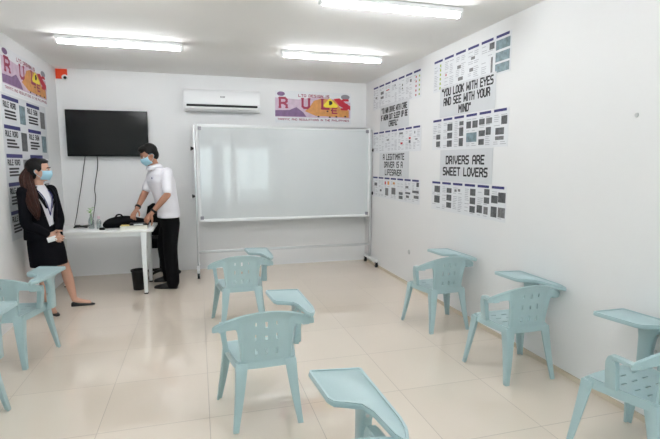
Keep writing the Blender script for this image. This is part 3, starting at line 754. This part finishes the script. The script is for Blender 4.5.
def face_parts(root, c, f, u, k, mskname='face_mask'):
    f, u = V(f).normalized(), V(u); u = (u-f*f.dot(u)).normalized(); l = u.cross(f); c = V(c)
    for s in (-1, 1):
        e = c+l*s*.031*k+f*.0745*k+u*.005*k
        ey = obj('eye', MB().ell(e, l*.0125*k, f*.010*k, u*.0068*k, 14, 10), M['eye'], root, smooth=True)
        obj('iris', MB().ell(e+f*.0080*k-u*.0015*k, l*.0068*k, f*.0045*k, u*.0066*k, 12, 8), M['iris'], ey, smooth=True)
        obj('eyebrow', MB().tube([c+l*s*.013*k+f*.088*k+u*.024*k, c+l*s*.03*k+f*.087*k+u*.029*k, c+l*s*.048*k+f*.075*k+u*.024*k], [.003,.0042,.002], 8), M['hair_k'], root, smooth=True)
    mk = MB(); rings = []
    for v in range(9):
        t_ = v/8; up = .000-.098*t_; r = []
        wd = .056+.010*math.sin(PI*t_); bul = .116+.012*math.sin(PI*min(t_*1.15,1))-.016*t_
        for j in range(15):
            a = (j/14-.5)*2
            r.append(c+u*(up-.012*abs(a)*(0.5-t_))*k+l*a*(wd+.010)*k+f*(bul-.068*a*a-.008)*k)
        rings.append(r)
    mk.loft(rings, cap=False, closed=False)
    mo = obj(mskname, mk, M['mask'], root, solid=.003, smooth=True); mo['label'] = 'light blue surgical face mask'
    for s in (-1, 1):
        obj('ear_loop', MB().tube(smooth_pts([c+l*s*.064*k+f*.045*k-u*.006*k, c+l*s*.080*k+f*.01*k+u*.012*k, c+l*s*.084*k-f*.026*k-u*.012*k, c+l*s*.078*k+f*.0*k-u*.05*k, c+l*s*.06*k+f*.045*k-u*.08*k]), .0018, 6), M['mask'], mo, smooth=True)
def shoe(mb, heel, toe, w_=.046, h=.075, ht=.042):
    heel, toe = V(heel), V(toe); heel.z = toe.z = 0; d = (toe-heel); L = d.length; d.normalize(); s = V((-d.y, d.x, 0)); rings = []
    for q, ww, hh in ((0,.55,.7),(.05,.68,.95),(.2,.72,1),(.4,.74,.85),(.6,.9,.62),(.78,1,.5),(.92,.72,.38),(1,.35,.26)):
        c = heel+d*L*q; r = []
        for j in range(16):
            a = 2*PI*j/16; zz = math.sin(a); r.append(c+s*w_*ww*math.cos(a)*(1 if zz < 0 else .85)+V((0,0,max(0, (h*hh)*(.5+.5*zz) if zz > -.4 else 0))))
        rings.append(r)
    mb.loft(rings)

# ---- man at the desk
def man():
    root = thing('person', 'man in a white polo shirt, black trousers and blue face mask bending over the desk', 'person', (-.38, 5.82, 0))
    fl = V((-1, .08, 0)); fc = V((-.86, -.5, 0)).normalized(); lc = V((-fc.y, fc.x, 0)) # lc points to his left (towards the viewer)
    pel = V((-.335, 5.79, .90)); chest = V((-.415, 5.745, 1.265)); neck = V((-.465, 5.725, 1.42))
    hc = V((-.532, 5.70, 1.562)); hf = V((-.80, -.36, -.46)); hu = V((-.42, -.18, .88))
    shl = chest+lc*.160+V((0,0,.098)); shr = chest-lc*.160+V((0,0,.098))
    ell_, wl = V((-.335, 5.50, 1.115)), V((-.505, 5.475, .915)); elr, wr = V((-.60, 5.86, 1.13)), V((-.685, 5.70, .945))
    kl, al = V((-.335, 5.66, .47)), V((-.315, 5.61, .09)); kr, ar = V((-.42, 5.93, .47)), V((-.385, 5.97, .09))
    hl, hr = V((-.315, 5.71, .77)), V((-.345, 5.87, .77))
    b = MB()
    torso(b, [(pel+V((0,0,-.1)),.13,.09,fl),(pel,.15,.10,fl),((pel+chest)/2,.135,.09,(fl+fc)),(chest,.155,.10,fc),(chest+V((-.015,0,.11)),.14,.075,fc),(neck,.06,.055,fc)])
    limb(b, [neck-V((0,0,.04)), (neck+hc)/2, hc-V(hu).normalized()*.03], [.058,.054,.055])
    head(b, hc, hf, hu, 1.0)
    for sh, e, w_ in ((shl, ell_, wl), (shr, elr, wr)):
        limb(b, [sh, (sh+e)/2, e], [.05,.046,.038]); limb(b, [e, e.lerp(w_, .3), w_], [.039,.040,.025])
    for h, k_, a in ((hl, kl, al), (hr, kr, ar)):
        limb(b, [h, k_], [.078,.052]); limb(b, [k_, k_.lerp(a, .35), a], [.05,.052,.034])
    body = obj('body', b, M['skin_m'], None, remesh=.0075, smit=4, smooth=True)
    hb = MB(); hand(hb, wl, V((-.62,.15,-.76)), V((-.5,-.75,.3)), .18, .38, -1); hand(hb, wr, V((-.35,-.62,-.6)), V((-.4,-.3,.85)), .18, .5, -1)
    hands = obj('hands', hb, M['skin_m'], None, remesh=.0038, smit=2, smooth=True)
    join_into(body, hands, root)
    face_parts(root, hc, hf, hu, 1.0)
    f, u = hf.normalized(), hu.copy(); u = (u-f*f.dot(u)).normalized(); l = u.cross(f)
    h = MB(); h.ell(hc+u*.036-f*.028, l*.085, f*.094, u*.090, 24, 16); h.ell(hc-f*.05-u*.01, l*.078, f*.062, u*.078); h.ell(hc+u*.088+f*.022, l*.068, f*.062, u*.036)
    h.ell(hc+u*.072+f*.055, l*.058, f*.024, u*.026)
    for s in (-1, 1): h.ell(hc+l*s*.072-f*.012+u*.024, l*.013, f*.03, u*.036)
    obj('hair', h, M['hair_k'], root, remesh=.005, smit=3, smooth=True)
    # shirt
    s = MB()
    torso(s, [((-.345,5.775,.835),.178,.13,fl+fc*.3),(pel+V((-.01,0,0)),.176,.128,fl+fc*.3),((pel+chest)/2+V((.0,0,0)),.165,.132,fl+fc),(chest,.19,.140,fc),(chest+V((-.012,0,.075)),.186,.122,fc),(chest+V((-.02,0,.125)),.15,.088,fc),(neck+V((.005,.0,.0)),.076,.07,fc)])
    for sh, e in ((shl, ell_), (shr, elr)):
        limb(s, [sh-V((0,0,.004)), sh.lerp(e, .5), sh.lerp(e, .8)], [.064,.060,.060])
    obj('shirt', s, M['shirt'], root, remesh=.009, smit=5, smooth=True)
    col = MB(); rings = []
    for hgt, rr in ((-.03,1.25),(.012,1.08),(.03,1.02),(.010,1.32),(-.015,1.5)):
        rings.append([neck+V((-.012,-.004,.012))+lc*.062*rr*math.cos(2*PI*j/24)+fc*.062*rr*math.sin(2*PI*j/24)+V((0,0,hgt-.022*max(0,math.sin(2*PI*j/24)))) for j in range(24)])
    col.loft(rings, cap=False); obj('collar', col, M['shirt'], root, solid=.003, smooth=True)
    lg = MB(); p = chest+lc*.075+fc*.142+V((0,0,.035)); lg.ell(p, lc*.016, fc*.003, V((0,0,.008)), 12, 6); obj('shirt_logo', lg, M['navy'], root, smooth=True)
    # trousers
    t = MB()
    torso(t, [((-.335,5.79,.72),.15,.105,fl),((-.335,5.79,.80),.158,.108,fl),((-.34,5.785,.905),.14,.10,fl+fc*.3)])
    limb(t, [hl, kl, al+V((.0,0,.02)), al+V((-.01,0,-.03))], [.098,.082,.072,.062]); limb(t, [hr, kr, ar+V((.0,0,.02)), ar+V((-.01,0,-.03))], [.098,.082,.072,.062])
    obj('trousers', t, M['trouser'], root, remesh=.011, smit=5, smooth=True)
    for a, q, tt in ((al, (-.265,5.60), (-.535,5.69)), (ar, (-.335,5.98), (-.565,6.0))):
        sm = MB(); shoe(sm, (q[0],q[1],0), (tt[0],tt[1],0), .054, .1); obj('shoe', sm, M['shoe'], root, smooth=True, subsurf=1)
    # wrist wear
    for e, w_ in ((ell_, wl), (elr, wr)):
        c = w_.lerp(e, .12); d = (e-w_).normalized()
        u_ = d.cross(V((0,0,1))).normalized(); v_ = d.cross(u_); bm_ = MB()
        bm_.loft([[c+d*q+(u_*math.cos(2*PI*j/18)+v_*math.sin(2*PI*j/18))*r_ for j in range(18)] for q, r_ in ((-.012,.028),(-.012,.033),(.012,.034),(.012,.029))], cap=False)
        obj('wristband', bm_, M['black'], root, smooth=True)
def join_into(body, extra, root):
    off = wloc(root)
    vs = [v.co.copy()-off for v in body.data.vertices]; fs = [tuple(p.vertices) for p in body.data.polygons]; o0 = len(vs)
    vs += [v.co.copy()-off for v in extra.data.vertices]; fs += [tuple(i+o0 for i in p.vertices) for p in extra.data.polygons]
    me = bpy.data.meshes.new('body'); me.from_pydata(vs, [], fs); me.materials.append(body.data.materials[0])
    for p in me.polygons: p.use_smooth = True
    body.data = me; body.parent = root; bpy.data.objects.remove(extra)

# ---- woman leaning by the left wall
def woman():
    root = thing('person', 'woman in a black skirt suit and blue face mask standing by the left wall', 'person', (-1.40, 5.02, 0))
    f0 = V((.86, -.50, 0)).normalized(); l0 = V((-f0.y, f0.x, 0))   # l0 = her left, away from the viewer
    pel = V((-1.455, 4.96, .80)); chest = V((-1.475, 4.93, 1.10)); neck = V((-1.468, 4.92, 1.265)); hc = V((-1.436, 4.90, 1.405))
    hf = V((.995, .02, -.05)); hu = V((.03, 0, 1))
    shl = chest+l0*.148+V((0,0,.105)); shr = chest-l0*.148+V((0,0,.105))
    elr, wr = V((-1.535, 4.775, .915)), V((-1.385, 4.835, .805)); ell_, wl = V((-1.345, 5.06, .93)), V((-1.325, 4.93, .81))
    hl, hr = V((-1.425, 5.03, .74)), V((-1.475, 4.90, .74))
    kl, al = V((-1.33, 5.11, .41)), V((-1.285, 5.175, .075)); kr, ar = V((-1.485, 4.955, .40)), V((-1.455, 4.99, .075))
    b = MB()
    torso(b, [(pel+V((0,0,-.1)),.13,.09,f0),(pel,.145,.10,f0),((pel+chest)/2,.11,.08,f0),(chest,.13,.09,f0),(chest+V((0,0,.1)),.12,.065,f0),(neck,.048,.046,f0)])
    limb(b, [neck-V((0,0,.04)), (neck+hc)/2, hc-V((0,0,.03))], [.047,.043,.044])
    head(b, hc, hf, hu, .93)
    for sh, e, w_ in ((shl, ell_, wl), (shr, elr, wr)):
        limb(b, [sh, e], [.038,.032]); limb(b, [e, e.lerp(w_, .3), w_], [.032,.033,.021])
    for h, k_, a in ((hl, kl, al), (hr, kr, ar)):
        limb(b, [h, h.lerp(k_, .5), k_], [.075,.066,.048]); limb(b, [k_, k_.lerp(a, .3), k_.lerp(a, .7), a], [.047,.050,.038,.027])
    limb(b, [al, V((-1.225,5.185,.045)), V((-1.15,5.19,.028))], [.029,.028,.022]); limb(b, [ar, V((-1.420,4.94,.045)), V((-1.395,4.91,.028))], [.029,.028,.022])
    body = obj('body', b, M['skin_f'], None, remesh=.007, smit=3, smooth=True)
    hb = MB(); hand(hb, wr, V((.88,.15,-.4)), V((.3,-.9,.2)), .165, .45, -1); hand(hb, wl, V((.35,-.8,-.35)), V((.85,.3,.3)), .165, .5, 1)
    hands = obj('hands', hb, M['skin_f'], None, remesh=.0036, smit=2, smooth=True)
    join_into(body, hands, root)
    face_parts(root, hc, hf, hu, .93)
    f, u = hf.normalized(), V((0,0,1)); u = (u-f*f.dot(u)).normalized(); l = u.cross(f)
    h = MB(); k = .93
    h.ell(hc+u*.030*k-f*.030*k, l*.085*k, f*.098*k, u*.090*k, 24, 16); h.ell(hc-f*.055*k-u*.012*k, l*.084*k, f*.068*k, u*.09*k)
    h.ell(hc+u*.086*k+f*.012*k, l*.068*k, f*.066*k, u*.032*k)
    for s in (-1, 1): h.ell(hc+l*s*.074*k+u*.020*k-f*.004*k, l*.012*k, f*.045*k, u*.040*k)
    obj('hair', h, M['hair_k'], root, remesh=.005, smit=3, smooth=True)
    # long fall of hair behind the ear over the near shoulder
    lh = MB()
    def lock(pts, rad, flat): 
        P_ = smooth_pts(pts, 5); lh.tube(P_, lerp_list(rad, len(P_)), 8, up=(1,0,0), flat=flat)
    nr = -l0
    rh = random.Random(11)
    spine = [hc+V((-.062,-.02,.03)), hc+V((-.092,-.05,-.06)), hc+V((-.078,-.085,-.15)), hc+V((-.045,-.12,-.25)), hc+V((-.02,-.140,-.35)), hc+V((0,-.148,-.43))]
    wx = [.030,.048,.052,.050,.040,.018]; wy = [.030,.036,.032,.028,.022,.012]
    for q in range(34):
        a_ = q*2.399; rr = math.sqrt((q+.5)/34); pts = []
        for c, x_, y_ in zip(spine, wx, wy):
            pts.append(c+V((x_*rr*math.cos(a_)+rh.uniform(-.004,.004), y_*rr*math.sin(a_)+rh.uniform(-.003,.003), 0)))
        pts[-1] += V((0,0,rh.uniform(-.035,.05)))
        lock(pts, [.013,.014,.014,.013,.011,.003], 1)
    lo = obj('long_hair', lh, M['hair_b'], root, smooth=True); lo['label'] = 'long dark brown hair falling over the shoulder'
    # white blouse
    s = MB(); torso(s, [((pel+chest)/2+V((0,0,-.09)),.125,.10,f0),((pel+chest)/2,.122,.096,f0),(chest,.135,.118,f0),(chest+V((0,0,.08)),.122,.088,f0),(neck+V((.0,0,-.03)),.075,.062,f0),(neck+V((.002,0,.0)),.054,.054,f0)])
    obj('blouse', s, M['shirt'], root, remesh=.008, smit=3, smooth=True)
    # jacket: open front shell + sleeves
    secs = [((-1.455,4.955,.755),.168,.128),((-1.46,4.955,.84),.160,.120),((-1.463,4.945,.95),.138,.106),(tuple(chest+V((0,0,-.02))),.155,.128),(tuple(chest+V((0,0,.06))),.160,.110),(tuple(chest+V((0,0,.12))),.135,.085),(tuple(neck+V((-.004,0,-.012))),.075,.062)]
    gap = [.16,.12,.22,.42,.56,.62,.60]; rings = []
    for (c, hw, hd), g in zip(secs, gap):
        c = V(c); r = []
        for j in range(41):
            a = PI/2+g+(2*PI-2*g)*j/40; ca, sa = math.cos(a), math.sin(a)
            r.append(c+l0*hw*math.copysign(abs(ca)**.85, ca)+f0*hd*math.copysign(abs(sa)**.85, sa))
        rings.append(r)
    P_ = []
    for i in range(len(rings)-1):
        for q in range(4): P_.append([rings[i][j].lerp(rings[i+1][j], q/4) for j in range(41)])
    P_.append(rings[-1])
    j1 = MB(); j1.loft(P_, cap=False, closed=False)
    jk = obj('jacket', j1, M['suit'], root, solid=.014, smooth=True, smit=2)
    for sh, e, w_ in ((shl, ell_, wl), (shr, elr, wr)):
        sl = MB(); limb(sl, [sh+V((0,0,.0)), sh.lerp(e, .5), e, e.lerp(w_, .45), e.lerp(w_, .9)], [.058,.055,.050,.045,.038])
        obj('jacket_sleeve', sl, M['suit'], root, remesh=.007, smit=5, smooth=True)
    for sgn in (-1, 1):
        lp = MB(); pts = []
        for c, wd in ((neck+f0*.028+V((0,0,.004)), .02), (chest+V((0,0,.10))+f0*.075, .034), (chest+V((0,0,.03))+f0*.128, .030), (chest+V((0,0,-.05))+f0*.135, .012)):
            o_ = {0:.052}.get(0); pts.append((V(c), wd))
        offs = [.052, .062, .052, .026]
        vs = []
        for (c, wd), o_ in zip(pts, offs): vs += [c+l0*sgn*o_, c+l0*sgn*(o_+wd)-f0*.012]
        lp.add(vs, [(0,1,3,2),(2,3,5,4),(4,5,7,6)]); obj('lapel', lp, M['suit'], root, solid=.006, smooth=True)
    # skirt
    sk = MB(); rr = []
    for c, hw, hd in (((-1.435,4.985,.485),.172,.125),((-1.44,4.98,.60),.170,.125),((-1.45,4.965,.72),.160,.122),((-1.458,4.96,.80),.142,.112),((-1.46,4.958,.90),.118,.096)):
        rr.append((V(c), hw, hd, f0))
    torso(sk, rr, cap=False); obj('skirt', sk, M['suit'], root, solid=.006, subsurf=1, smooth=True)
    for q, tt in (((-1.318,5.172), (-1.095,5.195)), ((-1.465,5.02), (-1.358,4.865))):
        sm = MB(); shoe(sm, (q[0],q[1],0), (tt[0],tt[1],0), .038, .052); so = obj('shoe', sm, M['shoe'], root, smooth=True, subsurf=1)
    # lanyard
    ln = MB()
    for sgn in (-1, 1):
        P_ = smooth_pts([neck+l0*sgn*.05+f0*.0+V((0,0,-.012)), chest+l0*sgn*.055+f0*.102+V((0,0,.08)), chest+l0*sgn*.03+f0*.128+V((0,0,-.0)), (pel+chest)/2+f0*.112+V((0,0,.03))])
        ln.tube(P_, .0045, 6)
    obj('lanyard', ln, M['navy'], root, smooth=True)
    root.location.x += .022
woman()
man()
# phone in the woman's hand
def phone():
    c = V((-1.325, 4.80, .765)); d = V((.9,.1,.25)).normalized(); u = V((0,0,1)); u = (u-d*d.dot(u)).normalized(); n = d.cross(u)
    t = thing('mobile_phone', 'white mobile phone held low in the hands of the woman', 'phone', c)
    def slab(hl, hh, t0, t1): return MB().add([c+d*a+u*b+n*q for q in (t0,t1) for a,b in ((-hl,-hh),(hl,-hh),(hl,hh),(-hl,hh))], [(3,2,1,0),(4,5,6,7),(0,1,5,4),(1,2,6,5),(2,3,7,6),(3,0,4,7)])
    obj('phone_case', slab(.038, .024, -.004, .004), M['white'], t, bevel=.003)
    obj('phone_screen', slab(.034, .021, -.0052, -.004), M['screen'], t)
phone()

# ------------------------------------------------------------------ daylight, camera, view
W = bpy.data.worlds.new('daylight'); S.world = W; W.use_nodes = True
nt = W.node_tree; bg = nt.nodes['Background']
sky = nt.nodes.new('ShaderNodeTexSky'); sky.sky_type = 'HOSEK_WILKIE'; sky.turbidity = 6; sky.sun_direction = V((.3, .6, .75)).normalized()
mxw = nt.nodes.new('ShaderNodeMix'); mxw.data_type = 'RGBA'; mxw.inputs[0].default_value = .75
mxw.inputs[7].default_value = (.95, .97, 1, 1)
nt.links.new(sky.outputs[0], mxw.inputs[6]); nt.links.new(mxw.outputs[2], bg.inputs[0]); bg.inputs[1].default_value = 2.6
for i, (a, b, c, d) in enumerate(wins):
    L = bpy.data.lights.new('window_portal', 'AREA'); L.shape = 'RECTANGLE'; L.size = b-a; L.size_y = d-c; L.cycles.is_portal = True
    o = bpy.data.objects.new('window_portal', L); C.objects.link(o); o.location = ((a+b)/2, YF-T-.01, (c+d)/2); o.rotation_euler = (-PI/2, 0, PI)
    o.rotation_euler = (PI/2, 0, 0)
    # area lights shine along their -Z: turn it to face +y
cam = bpy.data.cameras.new('camera'); co = bpy.data.objects.new('camera', cam); C.objects.link(co); S.camera = co
cam.sensor_fit = 'HORIZONTAL'; cam.sensor_width = 36; cam.lens = 462.28/660*36; cam.clip_start = .05
pitch, yaw, roll = .1221, .2779, .0016
F = V((math.sin(yaw)*math.cos(pitch), math.cos(yaw)*math.cos(pitch), -math.sin(pitch)))
R_ = V((math.cos(yaw), -math.sin(yaw), 0)); U_ = R_.cross(F)
R2 = R_*math.cos(roll)+U_*math.sin(roll); U2 = -R_*math.sin(roll)+U_*math.cos(roll)
mw = Matrix((R2, U2, -F)).transposed().to_4x4(); mw.translation = V((0, 0, 1.4754)); co.matrix_world = mw
S.view_settings.view_transform = 'Standard'; S.view_settings.look = 'None'; S.view_settings.gamma = 1; S.view_settings.exposure = 1.66
S.view_settings.use_curve_mapping = False
S.cycles.max_bounces = 10; S.cycles.diffuse_bounces = 6; S.cycles.sample_clamp_indirect = 6
S.cycles.use_denoising = True
